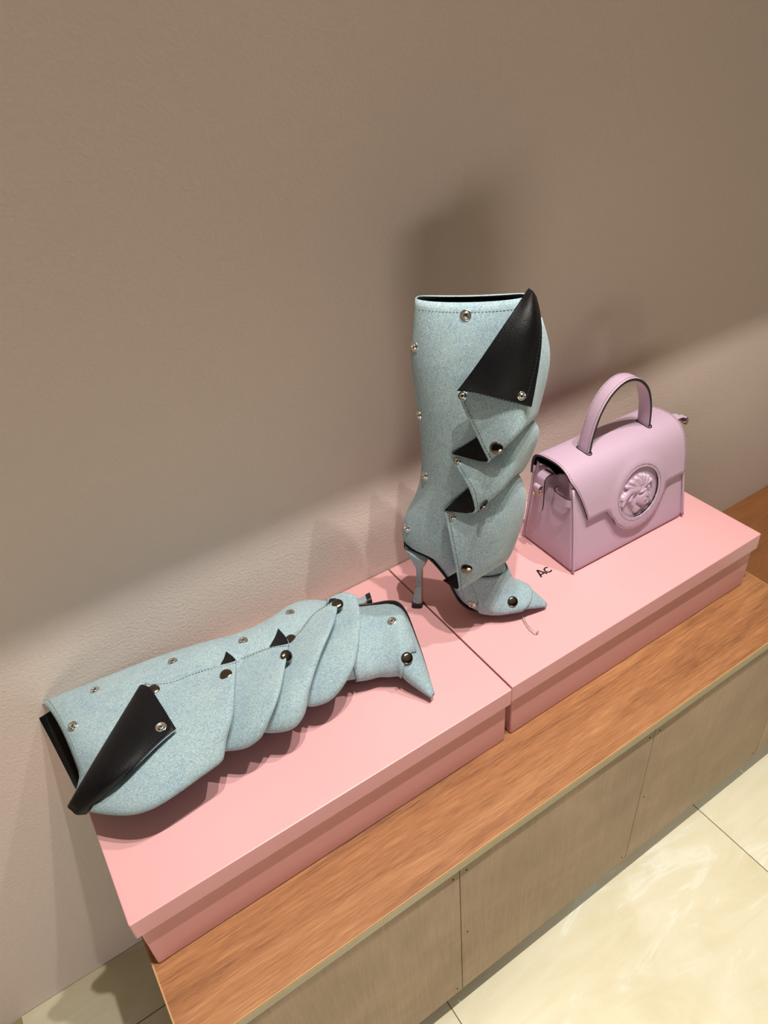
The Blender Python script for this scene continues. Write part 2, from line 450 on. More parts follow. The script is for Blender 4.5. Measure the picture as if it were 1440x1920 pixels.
S_LAPEL = [[(.1494,.4926,.004),(.1443,.4931,.0207),(.135,.4863,.0419),(.1179,.4661,.0555),(.0989,.439,.0644),(.081,.4148,.0696),(.0722,.4047,.074)],[(.1516,.4955,.018),(.1484,.4926,.0347),(.144,.478,.0539),(.1322,.4563,.0655),(.1174,.4319,.0724),(.1004,.4098,.0766),(.0918,.4046,.079)],[(.154,.4926,.02),(.1547,.4863,.0387),(.1544,.4688,.0539),(.1483,.4442,.0665),(.1376,.423,.0744),(.1238,.4027,.0786),(.114,.3995,.081)],[(.1563,.487,.012),(.1608,.4753,.0267),(.1636,.4555,.0379),(.1619,.4336,.0515),(.159,.4129,.0614),(.1561,.3942,.0696),(.1541,.384,.074)]]
S_STRAP = [[(.0796,.0606,.031),(.1018,.0491,.0335),(.1287,.0318,.031),(.1532,.0118,.024)],[(.0978,.0851,.031),(.1204,.0724,.033),(.1395,.0548,.03),(.1551,.0231,.022)],[(.1311,.0978,.018),(.1413,.0766,.02),(.1494,.0593,.02),(.1595,.035,.014)]]
L_BODY = [(-.0233,.4636,.1254,.4427,.03,.046),(-.0215,.4369,.1416,.4208,.036,.048),(-.0192,.3969,.1777,.3831,.04,.048),(-.0148,.346,.1684,.3334,.043,.048),(-.0088,.2948,.1576,.2962,.044,.048),(.0014,.2449,.1444,.26,.044,.048),(.0096,.1973,.146,.221,.042,.046),(.01,.1641,.1438,.1866,.041,.045),(.0044,.1368,.1436,.156,.04,.044),(-.0054,.113,.1393,.1313,.038,.042),(-.0078,.0916,.1431,.1101,.036,.04),(-.0012,.0705,.1495,.0973,.034,.038),(.0136,.053,.1535,.085,.032,.036),(.0285,.0411,.1584,.07,.03,.034),(.0443,.0287,.1617,.0542,.029,.033),(.0567,.0056,.1681,.0446,.029,.033),(.0682,-.015,.173,.0373,.031,.035),(.082,-.0264,.1758,.0331,.032,.036),(.1047,-.0269,.1813,.0314,.031,.035),(.1353,-.0203,.19,.0285,.026,.03),(.1711,-.0116,.2036,.0212,.018,.022),(.203,-.002,.2156,.0147,.009,.015),(.2196,.0038,.2228,.0118,.003,.014)]
L_HEEL = [(.0174,.0678,.0433,.0496,.02,.034),(.0204,.0517,.043,.0426,.017,.033),(.0206,.0357,.0418,.0333,.012,.032),(.0234,.0238,.0415,.0261,.01,.032),(.0263,.0119,.0426,.0169,.0095,.031),(.0252,-.0006,.0416,.0046,.0095,.031)]
L_TIP = [(.0252,-.0006,.0426,.0051,.01,.031),(.0248,-.0082,.0427,-.003,.0103,.031)]
L_FLAP = [[(.0573,.3298,.09),(.0741,.3014,.0908),(.0783,.2653,.0916),(.0887,.235,.0932),(.0994,.2168,.0988),(.0373,.2289,.0796),(.069,.2209,.0768),(.0868,.2059,.0892),(.093,.1741,.0924),(.1121,.1481,.0988),(.0439,.148,.0776),(.0773,.1449,.0748),(.0847,.1273,.0872),(.0636,.0931,.0884),(.0677,.0547,.0948),(.0344,.0644,.0716),(.0452,.0618,.0808),(.0438,.0474,.0812),(.0525,.0354,.0836),(.0723,.0305,.0852),(.0516,.0372,.064)],[(.0963,.3466,.092),(.1128,.3187,.095),(.1239,.2846,.098),(.1318,.2524,.102),(.135,.2284,.106),(.0959,.2724,.081),(.1086,.2333,.082),(.1259,.2057,.095),(.1353,.1854,.101),(.1459,.1667,.106),(.0997,.1982,.079),(.1135,.1663,.08),(.1175,.1356,.093),(.1112,.11,.099),(.1078,.0808,.104),(.0848,.0907,.075),(.0927,.0734,.082),(.091,.0579,.087),(.1015,.0514,.092),(.1167,.0504,.094),(.0947,.0554,.068)],[(.1351,.3784,.088),(.1531,.3441,.093),(.1658,.3088,.096),(.1758,.2787,.1),(.1759,.2501,.104),(.1449,.2592,.077),(.1543,.2405,.084),(.1673,.2265,.093),(.1772,.2087,.099),(.1805,.1938,.104),(.1479,.2006,.075),(.1571,.1849,.084),(.159,.17,.091),(.1595,.151,.097),(.1495,.1238,.102),(.123,.1299,.071),(.1317,.115,.08),(.1364,.0995,.085),(.1449,.0837,.09),(.1466,.0679,.092),(.1214,.074,.066)],[(.1665,.4122,.072),(.1956,.3813,.0789),(.1995,.3419,.0818),(.1975,.2993,.0856),(.1932,.2677,.0894),(.1615,.2747,.0653),(.1757,.2639,.0704),(.1905,.2488,.0791),(.1984,.2305,.0847),(.1947,.2151,.0894),(.1684,.2218,.0653),(.1798,.2115,.0704),(.1868,.1988,.0791),(.1897,.1779,.0847),(.1827,.1574,.0894),(.153,.1606,.0633),(.1628,.1457,.0684),(.1682,.1323,.0751),(.1734,.1116,.0798),(.1771,.0932,.0836),(.1512,.0983,.062)],[(.1683,.4356,.05),(.197,.4067,.0546),(.2164,.3743,.0592),(.206,.3137,.0644),(.203,.2813,.0676),(.1733,.2878,.0502),(.1787,.2745,.0516),(.188,.2638,.0544),(.1961,.249,.0588),(.1925,.2293,.0636),(.1666,.2343,.0482),(.1787,.2249,.0486),(.19,.2115,.0514),(.2021,.189,.0558),(.1842,.1681,.0616),(.1518,.1684,.0442),(.1705,.1633,.0456),(.1784,.1509,.0484),(.1832,.134,.0512),(.1752,.1157,.0544),(.1493,.1156,.042)],[(.1275,.4254,.02),(.1457,.3976,.0203),(.1601,.365,.0226),(.1495,.3107,.0252),(.1443,.2773,.0258),(.133,.2814,.0211),(.1307,.2699,.0208),(.1395,.2549,.0217),(.1438,.2381,.0229),(.1422,.2221,.0258),(.1307,.2258,.0211),(.1338,.2148,.0188),(.1423,.1986,.0197),(.1479,.1765,.0209),(.1324,.1572,.0238),(.1205,.1603,.0191),(.1262,.1515,.0168),(.1338,.1351,.0177),(.136,.12,.0186),(.1319,.1055,.0212),(.1211,.1085,.018)]]
L_LAPEL = [[(.0589,.3368,.086),(.0752,.3512,.084),(.095,.3717,.081),(.1216,.4022,.077),(.1445,.4318,.067),(.1422,.4512,.045)],[(.064,.3372,.0945),(.0815,.353,.095),(.1045,.3735,.096),(.1325,.4032,.092),(.1572,.4332,.084),(.1495,.4551,.052)],[(.0653,.3336,.0965),(.1052,.3485,.103),(.123,.3644,.104),(.1543,.3925,.102),(.172,.4209,.092),(.1561,.4523,.05)],[(.0711,.3301,.098),(.1224,.331,.104),(.1466,.35,.106),(.1739,.3799,.104),(.1837,.4113,.09),(.1608,.4491,.046)],[(.08,.3258,.098),(.161,.3174,.104),(.1683,.3405,.104),(.181,.3714,.1),(.1831,.4065,.084),(.1627,.4405,.042)]]
L_STRAP = [[(.1093,.039,.0605),(.1438,.0319,.0605),(.1737,.0225,.058),(.1922,.0089,.048)],[(.1615,.0604,.058),(.176,.0486,.056),(.1874,.0353,.052),(.1921,.0223,.044)],[(.1803,.0577,.045),(.1842,.0489,.042),(.1866,.0408,.038),(.1872,.0324,.034)]]
SNAPS = {'S': [('ring', (0.0803, -0.0195, 0.4701), (-0.02, -0.88, 0.47)), ('ring', (0.0204, -0.0127, 0.4304), (-0.71, -0.7, 0.12)), ('ring', (0.022, -0.015, 0.3406), (-0.94, -0.35, -0.05)), ('ring', (0.0259, -0.0183, 0.2518), (-0.84, -0.54, 0.09)), ('ring', (-0.0035, -0.0144, 0.1607), (-0.71, -0.69, 0.17)), ('small', (0.143, -0.0746, 0.3985), (0.36, -0.92, 0.18)), ('cap', (0.1168, -0.0812, 0.3347), (-0.21, -0.95, 0.24)), ('small', (0.0775, -0.0619, 0.3923), (-0.22, -0.9, 0.38)), ('small', (0.0702, -0.0507, 0.2967), (-0.33, -0.81, 0.48)), ('cap', (0.1026, -0.0776, 0.2511), (0.85, -0.06, -0.52)), ('small', (0.0621, -0.0514, 0.2103), (-0.45, -0.82, 0.36)), ('cap', (0.0808, -0.0712, 0.1389), (-0.07, -0.97, 0.21)), ('ring', (0.0863, -0.0285, 0.0302), (-0.31, -0.95, -0.06)), ('cap', (0.1446, -0.0262, 0.037), (0.24, -0.65, 0.72))], 'L': [('ring', (0.0679, 0.0831, 0.4234), (0.28, 0.93, 0.25)), ('ring', (0.0247, 0.0813, 0.388), (0.04, 1.0, 0.01)), ('ring', (0.0411, 0.0881, 0.289), (0.06, 1.0, 0.01)), ('ring', (0.0562, 0.0852, 0.1975), (0.12, 0.99, -0.01)), ('ring', (0.0342, 0.076, 0.1204), (0.06, 1.0, -0.0)), ('ring', (0.1493, 0.1051, 0.332), (0.22, 0.97, -0.08)), ('cap', (0.0786, 0.0928, 0.324), (0.33, 0.94, 0.0)), ('cap', (0.1141, 0.1012, 0.2396), (0.25, 0.96, 0.11)), ('cap', (0.1285, 0.1022, 0.1639), (0.52, 0.81, -0.27)), ('cap', (0.0879, 0.0824, 0.1428), (0.22, 0.94, 0.27)), ('cap', (0.0761, 0.0954, 0.0647), (0.3, 0.95, 0.05)), ('ring', (0.124, 0.0704, 0.0085), (0.13, 0.96, 0.26)), ('cap', (0.1793, 0.0547, 0.0195), (0.6, 0.79, 0.11))]}

def loft(rings, sg, seg=36, per=3, cap_end=True, box_pow=2.0, cap_start=False, flat=0.0):
    """rings (uA,wA,uB,wB,b,c); local space x=u y=sg*n z=w"""
    vals = catmull([Vector(r[:3]) for r in rings], per), catmull([Vector(r[3:6]) for r in rings], per)
    V, F = [], []
    n = len(vals[0])
    for i in range(n):
        uA, wA, uB = vals[0][i]; wB, b, c = vals[1][i]
        b = max(b, 0.001)
        A = Vector((uA, 0, wA)); B = Vector((uB, 0, wB)); C = (A + B) / 2; D = (B - A) / 2
        for k in range(seg):
            t = 2 * pi * k / seg
            ct, st = cos(t), sin(t)
            p = 2.0 / box_pow
            ct = math.copysign(abs(ct) ** p, ct); st = math.copysign(abs(st) ** p, st)
            V.append(C + D * ct + Vector((0, sg * (c + b * st), 0)))
    for i in range(n - 1):
        for k in range(seg):
            F.append((i * seg + k, i * seg + (k + 1) % seg, (i + 1) * seg + (k + 1) % seg, (i + 1) * seg + k))
    if cap_end: F.append(tuple(range((n - 1) * seg, n * seg)))
    if cap_start: F.append(tuple(range(seg))[::-1])
    return V, F
def fixn(me):
    bm = bmesh.new(); bm.from_mesh(me); bmesh.ops.recalc_face_normals(bm, faces=bm.faces[:]); bm.to_mesh(me); bm.free()
def grid(cols, sg, per=5, relax=0):
    """cols: list of columns, each a list of (u,w,n); smooth across columns"""
    rows = list(zip(*cols))
    sm = [catmull([Vector((u, sg * n, w_)) for (u, w_, n) in r], per) for r in rows]
    V = [p for r in sm for p in r]
    m = len(sm[0]); F = []
    for i in range(len(sm) - 1):
        for j in range(m - 1):
            F.append((i * m + j, i * m + j + 1, (i + 1) * m + j + 1, (i + 1) * m + j))
    return V, F, m, len(sm)
def sheet_obj(name, cols, sg, parent, mats, outward, thick=0.0016, per=5, crease_rows=(), sub=2, corners=()):
    V, F, m, nr = grid(cols, sg, per)
    me = pyd(name, V, F)
    # orient: first column-first row normal along +n
    c = me.polygons[(nr // 3) * (m - 1) + 1].normal
    if (c.y * sg) * outward < 0:
        me.flip_normals()
    o = obj(name, me, mats, parent, True)
    if crease_rows:
        a = me.attributes.new('crease_edge', 'FLOAT', 'EDGE')
        for e in me.edges:
            r0, r1 = e.vertices[0] // m, e.vertices[1] // m
            if r0 == r1 and r0 in crease_rows: a.data[e.index].value = crease_rows[r0]
    if sub:
        s = o.modifiers.new('sub', 'SUBSURF'); s.levels = sub; s.render_levels = sub; s.boundary_smooth = 'PRESERVE_CORNERS'
        if corners:
            a = me.attributes.new('crease_vert', 'FLOAT', 'POINT')
            for r_, c_ in corners: a.data[r_ * m + (c_ if c_ >= 0 else m + c_)].value = 1.0
    s = o.modifiers.new('thick', 'SOLIDIFY'); s.thickness = thick; s.offset = 0
    s.use_rim = True
    if len(mats) > 1:
        s.material_offset = 1; s.material_offset_rim = 2
    return o
def lathe(bm, prof, seg, mtx, mi=0):
    rings = []
    for (r, z) in prof:
        rings.append([bm.verts.new(mtx @ Vector((r * cos(2 * pi * k / seg), r * sin(2 * pi * k / seg), z))) for k in range(seg)])
    for A, B in zip(rings, rings[1:]):
        for k in range(seg):
            f = bm.faces.new((A[k], A[(k + 1) % seg], B[(k + 1) % seg], B[k])); f.material_index = mi
    f = bm.faces.new(rings[-1]); f.material_index = mi
    return rings
def snap_mesh(kind):
    bm = bmesh.new()
    I = Matrix.Identity(4)
    if kind == 'cap':
        lathe(bm, [(0.0078, -0.001), (0.0080, 0.0006), (0.0076, 0.0014), (0.0066, 0.0021), (0.0048, 0.0027), (0.0025, 0.0030), (0.0008, 0.0031)], 28, I)
        m = 'gun'
    else:
        s = 1.0 if kind == 'ring' else 0.8
        lathe(bm, [(0.0064 * s, -0.001), (0.0066 * s, 0.0005), (0.0062 * s, 0.0011), (0.0052 * s, 0.0012), (0.0046 * s, 0.0009), (0.0040 * s, 0.0010), (0.0036 * s, 0.0024), (0.0032 * s, 0.0029),
                   (0.0024 * s, 0.0030), (0.0019 * s, 0.0026), (0.0017 * s, 0.0010)], 28, I, 0)
        bm.faces.ensure_lookup_table()
        bm.faces[-1].material_index = 1
        m = 'steel'
    bmesh.ops.recalc_face_normals(bm, faces=bm.faces[:])
    me = bpy.data.meshes.new('snap'); bm.to_mesh(me); bm.free()
    me.materials.append(M[m])
    if kind != 'cap': me.materials.append(M['hole'])
    for p in me.polygons: p.use_smooth = True
    return me
SM = {k: snap_mesh(k) for k in ('cap', 'ring', 'small')}
def strap(key, body, sg, root):
    # end of the wrap, lying close on the vamp: a patch lifted off the upper
    A = catmull([Vector(r[:3]) for r in body], 8); Bq = catmull([Vector(r[3:6]) for r in body], 8)
    def P(r, th, lift):
        x = r * 8; i = min(int(x), len(A) - 2); t = x - i
        uA, wA, uB = A[i].lerp(A[i + 1], t); wB, b, c = Bq[i].lerp(Bq[i + 1], t)
        a = Vector((uA, 0, wA)); q = Vector((uB, 0, wB)); D = (q - a) / 2
        st, ct = sin(th), cos(th)
        nn = (D.normalized() * ct / max(D.length, .003) + Vector((0, sg * st / max(b, .003), 0))).normalized()
        return (a + q) / 2 + D * ct + Vector((0, sg * (c + b * st), 0)) + nn * lift
    V, F = [], []
    if key == 'S':
        t0, t1, NT, NR = -70, 160, 30, 18
        lo = lambda a: 12.5 if a < 98 else 15.2 + 4.6 * ((a - 98) / 62)
        hi = lambda a: 18.6 + 1.3 * max(0, (a + 70)) / 230
    else:
        t0, t1, NT, NR = -60, 152, 32, 18
        lo = lambda a: 12.0
        hi = lambda a: 17.4 + 2.2 * (a + 60) / 162 if a < 102 else 19.6 - (a - 102) / 50 * 5.0
    for i in range(NT + 1):
        a = t0 + (t1 - t0) * i / NT
        for j in range(NR + 1):
            r = lo(a) + (hi(a) - lo(a)) * j / NR
            V.append(P(r, radians(a), 0.0026))
    for i in range(NT):
        for j in range(NR): F.append((i * (NR + 1) + j, i * (NR + 1) + j + 1, (i + 1) * (NR + 1) + j + 1, (i + 1) * (NR + 1) + j))
    me = pyd('vamp_strap', V, F); 
    if me.polygons[len(F) // 2].normal.dot(me.polygons[len(F) // 2].center - Vector((P(14, 0, 0) + P(14, pi, 0)) / 2)) < 0: me.flip_normals()
    o = obj('vamp_strap', me, ['denim', 'black', 'denim'], root, True)
    s = o.modifiers.new('t', 'SOLIDIFY'); s.thickness = 0.0018; s.offset = 0; s.material_offset = 1; s.material_offset_rim = 2
def rimshape(V, key, sg):
    # the rim is not a plane: near and far sides dip or reach differently
    for i in range(8 * 36):
        k = i % 36; r = i // 36
        t = 2 * pi * k / 36; st, ct = sin(t), cos(t)
        f = max(0.0, 1 - r / 7.0) ** 1.5
        if key == 'S': dw = (-0.001 * max(0, 1 - ct * ct) if st > 0 else -0.005 * (1 - ct * ct) + 0.002)
        else: dw = (-0.0085 - 0.006 * max(0, 1 - ct * ct)) if st > 0 else 0.003
        if key == 'L' and st <= 0: dw = 0.003
        V[i] = V[i] + Vector((0, 0, dw * f * min(1, abs(st) * 2.5)))
def boot(key, mtx, sg, label):
    g = globals()
    root = empty('ankle_boot', mat=mtx)
    root.name = 'stiletto_boot'
    tag(root, label, 'boot', 'pair of pale denim stiletto boots')
    body = g[key + '_BODY']
    # upper: open at the rim, lined with black leather
    V, F = loft(body, sg)
    rimshape(V, key, sg)
    me = pyd('upper', V, F); fixn(me)
    p0 = me.polygons[9]; cc = Vector(((body[0][0] + body[0][2]) / 2, sg * body[0][5], body[0][1]))
    if p0.normal.dot(p0.center - cc) < 0: me.flip_normals()
    o = obj('upper', me, ['denim', 'black', 'fray'], root, True)
    s = o.modifiers.new('t', 'SOLIDIFY'); s.thickness = 0.0020; s.offset = -1; s.material_offset = 1; s.material_offset_rim = 0
    # sole plate from the heel seat to the toe
    i0 = 10 if key == 'S' else 14
    pa = catmull([Vector((r[0], r[1], r[4])) for r in body[i0:]], 3)
    pb = catmull([Vector((r[2], r[3], r[5])) for r in body[i0:]], 3)
    V, F = [], []
    seg = 10
    for (ua, wa, b), (ub, wb, c) in zip(pa, pb):
        A = Vector((ua, 0, wa)); B = Vector((ub, 0, wb)); d = (B - A).normalized()
        hw = max(b * 0.66, 0.0015)
        for k in range(seg):
            t = 2 * pi * k / seg
            V.append(A + d * (0.0030 + 0.0019 * sin(t)) + Vector((0, sg * (c + hw * cos(t)), 0)))
    n = len(pa)
    for i in range(n - 1):
        for k in range(seg): F.append((i * seg + k, i * seg + (k + 1) % seg, (i + 1) * seg + (k + 1) % seg, (i + 1) * seg + k))
    F.append(tuple(range(seg))[::-1]); F.append(tuple(range((n - 1) * seg, n * seg)))
    me = pyd('sole', V, F); fixn(me)
    o = obj('sole', me, ['edge', 'tan'], root, True)
    for i, p in enumerate(me.polygons):
        if i < (n - 1) * seg and (i % seg) in (6, 7, 8): p.material_index = 1
    o['label'] = 'thin tan leather sole with a black edge'
    # heel
    V, F = loft(g[key + '_HEEL'], sg, seg=24, per=4, box_pow=3.2, cap_start=True)
    me = pyd('heel', V, F); fixn(me)
    o = obj('heel', me, ['denim', 'tan'], root, True)
    for i, p in enumerate(me.polygons):
        if i < len(me.polygons) - 2 and (i % 24) in (21, 22, 23, 0, 1, 2): p.material_index = 1
    V, F = loft(g[key + '_TIP'], sg, seg=24, per=2, box_pow=4, cap_start=True)
    me = pyd('heel_tip', V, F); fixn(me)
    obj('heel_tip', me, 'rubber', root, True, 40)
    fl_ = g[key + '_FLAP']
    nr = len(fl_[0])
    if key == 'S': folds = {4: .35, 5: .5, 9: .35, 10: .5, 14: .35}
    else: folds = {4: .3, 5: .5, 9: .3, 10: .5, 14: .3, 15: .5, 19: .3}
    sheet_obj('pleated_wrap', fl_, sg, root, ['denim', 'black', 'fray'], 1, 0.0022, per=6, crease_rows=folds)
    lap = sheet_obj('turned_back_corner', g[key + '_LAPEL'], sg, root, ['black', 'denim', 'fray'], 1, 0.002, per=4, corners=[(1, -1), (0, 4)] if key == 'L' else [])
    lap['label'] = 'black leather lining turned outwards'
    strap(key, body, sg, root)
    V, F, m, nr = grid(fl_, sg, 6)
    zz = Vector((0, sg, 0))
    runs = [(0, 4), (5, 9), (10, 14)] if key == 'S' else [(0, 4), (5, 9), (10, 14)]
    for a, b in runs:
        stitches('stitching', catmull([V[r * m].lerp(V[r * m + 1], 0.55) for r in range(a, b + 1)], 4), zz, 'thread_b', root, lift=0.0016, r=0.0003)
    V, F, m, nr = grid(g[key + '_LAPEL'], sg, 4)
    stitches('stitching', catmull([V[r * m + m - 2].lerp(V[r * m + m - 1], 0.1) for r in range(1 if key == 'S' else 0, nr)], 4)[:-3], zz, 'thread_b', lap, lift=0.0014, r=0.0003)
    if key == 'S':
        stitches('stitching', [V[(nr - 1) * m + j].lerp(V[(nr - 2) * m + j], 0.14) for j in range(1, m - 1)], zz, 'thread_b', lap, lift=0.0014, r=0.0003)
    V, F = loft(body, sg)
    rimshape(V, key, sg)
    lo_, hi_ = (4, 17)
    stitches('stitching', [V[36 * 1 + k].lerp(V[36 * 2 + k], 0.1) for k in range(2, 17)], lambda p: zz, 'thread_w', root, lift=0.0006, r=0.0003)
    for (kind, p, nrm) in SNAPS[key]:
        q = Vector(nrm).to_track_quat('Z', 'Y')
        s = bpy.data.objects.new('snap_cap' if kind == 'cap' else 'snap_ring', SM[kind])
        link(s, root); s.location = p; s.rotation_mode = 'QUATERNION'; s.rotation_quaternion = q
    return root
def frame(O, xa, za):
    x = Vector(xa).normalized(); z = Vector(za).normalized(); y = z.cross(x)
    return Matrix((( x.x, y.x, z.x, O[0]), (x.y, y.y, z.y, O[1]), (x.z, y.z, z.z, O[2]), (0, 0, 0, 1)))
bootS = boot('S', frame((0.519197, -0.094921, T + 0.0005), (0.765714, -0.643181, 0), (0, 0, 1)), -1,
             'pale denim stiletto boot standing upright on the pink boxes beside the lilac handbag')
bootL = boot('L', frame((0.45, -0.04, T + 0.0005), (-0.049938, -0.998752, 0), (-0.998752, 0.049938, 0)), 1,
             'pale denim stiletto boot lying on its side on the left pink box')

# ------------------------------------------------------------------ handbag
def handbag():
    ang = radians(-1.3)
    root = empty('handbag', mat=Matrix.Translation((0.7504, -0.1911, T + 0.0006)) @ Matrix.Rotation(ang, 4, 'Z'))
    tag(root, 'lilac leather top handle handbag with a round head emblem, standing on the right pink box', 'handbag')
    Wd, Dp = 0.250, 0.120
    def yf(z): return 0.0 + 0.130 * z + 0.004 * (z / 0.16) ** 6
    def yb(z): return Dp - 0.10 * z
    # body: stacked rings, gussets pinched in towards the top
    V, F = [], []
    zs = [0.0, 0.003, 0.008, 0.02, 0.04, 0.06, 0.08, 0.10, 0.115, 0.130, 0.145, 0.157, 0.164]
    NF, NG = 16, 22
    for zi, z in enumerate(zs):
        a, b = yf(z), yb(z)
        ins = 0.0035 if zi == 0 else (0.001 if zi == 1 else 0)
        a += ins; b -= ins
        t = z / 0.164
        x0 = 0.0015 + 0.004 * t + ins; x1 = Wd + 0.0015 - 0.011 * t - ins
        cp = 0.004
        ring = []
        for k in range(NF): ring.append((x0 + cp + (x1 - x0 - 2 * cp) * k / (NF - 1), a))
        def gus(s):
            # s 0..1 from front to back: inward offset
            e = sin(pi * s)
            inw = 0.004 * e * (0.3 + t) + 0.016 * t ** 2.0 * max(0, sin(pi * s)) ** 1.2 - 0.006 * sin(pi * t) * e
            inw += 0.006 * t ** 3 * sin(3 * pi * s) * e
            return inw
        for k in range(NG):
            s = k / (NG - 1); ring.append((x1 - gus(s), a + cp + (b - a - 2 * cp) * s))
        for k in range(NF): ring.append((x1 - cp - (x1 - x0 - 2 * cp) * k / (NF - 1), b))
        for k in range(NG):
            s = 1 - k / (NG - 1); ring.append((x0 + gus(s), a + cp + (b - a - 2 * cp) * s))
        for k, (x, y) in enumerate(ring):
            zz = z
            if zi >= 9:   # gusset top edge dips in the middle
                if x < x0 + 0.03 and k >= 2 * NF + NG or x > x1 - 0.03 and NF <= k < NF + NG:
                    s = (y - a) / (b - a)
                    zz = z - (0.012 * max(0, sin(pi * s)) ** 0.6 + 0.012 * math.exp(-((s - .66) / .13) ** 2)) * (z - 0.115) / 0.049
            V.append((x, y, zz))
    n = len(V) // len(zs)
    for i in range(len(zs) - 1):
        for k in range(n): F.append((i * n + k, i * n + (k + 1) % n, (i + 1) * n + (k + 1) % n, (i + 1) * n + k))
    F.append(tuple(range(n))[::-1])
    me = pyd('bag_body', V, F); fixn(me)
    o = obj('bag_body', me, ['bag', 'black', 'edge'], root, True)
    s = o.modifiers.new('sub', 'SUBSURF'); s.levels = 1; s.render_levels = 1
    s = o.modifiers.new('t', 'SOLIDIFY'); s.thickness = 0.0025; s.offset = -1; s.material_offset = 1; s.material_offset_rim = 2
    # piping at the four upright corners and round the gusset
    for xs in (0, 1):
        for ys in (0, 1):
            bm = bmesh.new()
            pts = []
            for z in [0.0015, 0.004, 0.01] + [0.02 + 0.0128 * i for i in range(11)]:
                t = z / 0.164
                x = 0.0015 + 0.004 * t if xs == 0 else Wd + 0.0015 - 0.011 * t
                y = yf(z) if ys == 0 else yb(z)
                ins = 0.004 if z < 0.002 else 0.0
                pts.append(((x + 0.002) if xs == 0 else (x - 0.002), (y - 0.0004 + ins) if ys == 0 else (y + 0.0004 - ins), z + 0.001))
            tube_mesh(bm, pts, 0.0021, 8)
            bm_obj('piping', bm, 'bag_smooth', root)
    # ---- flap: profile over the top
    prof = [(0.1075, 0.135), (0.107, 0.150), (0.1055, 0.161), (0.101, 0.1685), (0.093, 0.1725), (0.078, 0.1752), (0.060, 0.1762), (0.047, 0.1745), (0.036, 0.1695), (0.0275, 0.1615), (0.0215, 0.151), (0.0170, 0.138), (0.0135, 0.122), (0.0102, 0.100), (0.0055, 0.07), (0.001, 0.04), (-0.0015, 0.02)]
    P = catmull([Vector((a, b, 0)) for a, b in prof], 6)
    Ls = [0.0]
    for a, b in zip(P, P[1:]): Ls.append(Ls[-1] + (b - a).length)
    def onprof(s):
        s = max(0, min(Ls[-1], s))
        for i in range(len(P) - 1):
            if s <= Ls[i + 1]:
                t = (s - Ls[i]) / max(1e-9, Ls[i + 1] - Ls[i]); q = P[i].lerp(P[i + 1], t); d = (P[i + 1] - P[i]).normalized()
                return q.x, q.y, d
        return P[-1].x, P[-1].y, (P[-1] - P[-2]).normalized()
    def s_at_z(z):   # on the front side
        for i in range(len(P) - 1, 0, -1):
            if P[i].y <= z <= P[i - 1].y: return Ls[i - 1] + (P[i - 1].y - z) / (P[i - 1].y - P[i].y) * (Ls[i] - Ls[i - 1])
        return Ls[-1]
    xl, xr = 0.0035, 0.2415
    mx, mz, mr = 0.1355, 0.097, 0.0425
    sc = s_at_z(mz)
    zc = 0.091
    scor = s_at_z(zc)
    def pt(x, s):
        y, z, d = onprof(s)
        if x < 0.07 and y < 0.05:      # the flap's left edge sweeps inwards towards its lower corner
            sw = min(1.0, max(0.0, (0.160 - z) / 0.062)) ** 0.8
            x = x + (0.07 - x) / (0.07 - xl) * 0.0245 * sw
        return Vector((x, y, z))
    def nrm(s):
        y, z, d = onprof(s)
        return Vector((0, -d.y, d.x)) * -1 if False else Vector((0, d.y, -d.x))
    # outline (x,s) anticlockwise
    out = []
    def addl(a, b, k):
        for i in range(k): out.append((a[0] + (b[0] - a[0]) * i / k, a[1] + (b[1] - a[1]) * i / k))
    tr = 0.0625
    a0 = radians(28)   # where the tab leaves the round
    tl = (mx - tr * cos(a0), sc + tr * sin(a0)); trr = (mx + tr * cos(a0), sc + tr * sin(a0))
    addl((xl, 0), (xl, scor - 0.004), 44)
    # rounded lower corner then bottom edge to s-curve
    for i in range(5): t = pi / 2 * i / 5; out.append((xl + 0.004 - 0.004 * cos(t), scor - 0.004 + 0.004 * sin(t)))
    sx = mx - tr - 0.016
    addl((xl + 0.004, scor), (sx, scor), 10)
    cpts = catmull([(sx, scor, 0), (sx + 0.010, scor + 0.002, 0), (sx + 0.0165, scor + 0.010, 0), (tl[0] - 0.000, tl[1] - 0.004, 0), (mx - tr * cos(a0 + .2), sc + tr * sin(a0 + .2), 0)], 5)
    out += [(p.x, p.y) for p in cpts[:-1]]
    A = a0 + .2
    for i in range(40):
        a = A + (pi - 2 * A) * i / 40
        out.append((mx - tr * cos(a), sc + tr * sin(a)))
    rc = [(2 * mx - p.x, p.y) for p in cpts[::-1]]
    out += rc[:-1]
    sx2 = 2 * mx - sx
    addl((sx2, scor), (xr - 0.004, scor), 10)
    for i in range(5): t = pi / 2 * i / 5; out.append((xr - 0.004 + 0.004 * sin(t), scor - 0.004 * (1 - cos(t))))
    addl((xr, scor - 0.004), (xr, 0), 44)
    addl((xr, 0), (xl, 0), 24)
    NH = 64
    hole = [(mx + mr * cos(2 * pi * i / NH), sc + mr * 1.0 * sin(2 * pi * i / NH)) for i in range(NH)]
    # handle slots
    pts2 = [Vector(p) for p in out] + [Vector(p) for p in hole]
    no = len(out)
    ed = [(i, (i + 1) % no) for i in range(no)] + [(no + i, no + (i + 1) % NH) for i in range(NH)]
    def inside(x, s, m):
        if (x - mx) ** 2 + (s - sc) ** 2 < (mr + m) ** 2: return False
        if xl + m < x < xr - m and m < s < scor - m: return True
        return (x - mx) ** 2 + (s - sc) ** 2 < (tr - m) ** 2
    i = 0
    x = xl
    while x < xr:
        s = 0.0
        while s < Ls[-1]:
            if inside(x, s, 0.0028): pts2.append(Vector((x, s)))
            s += 0.0048
        x += 0.0048
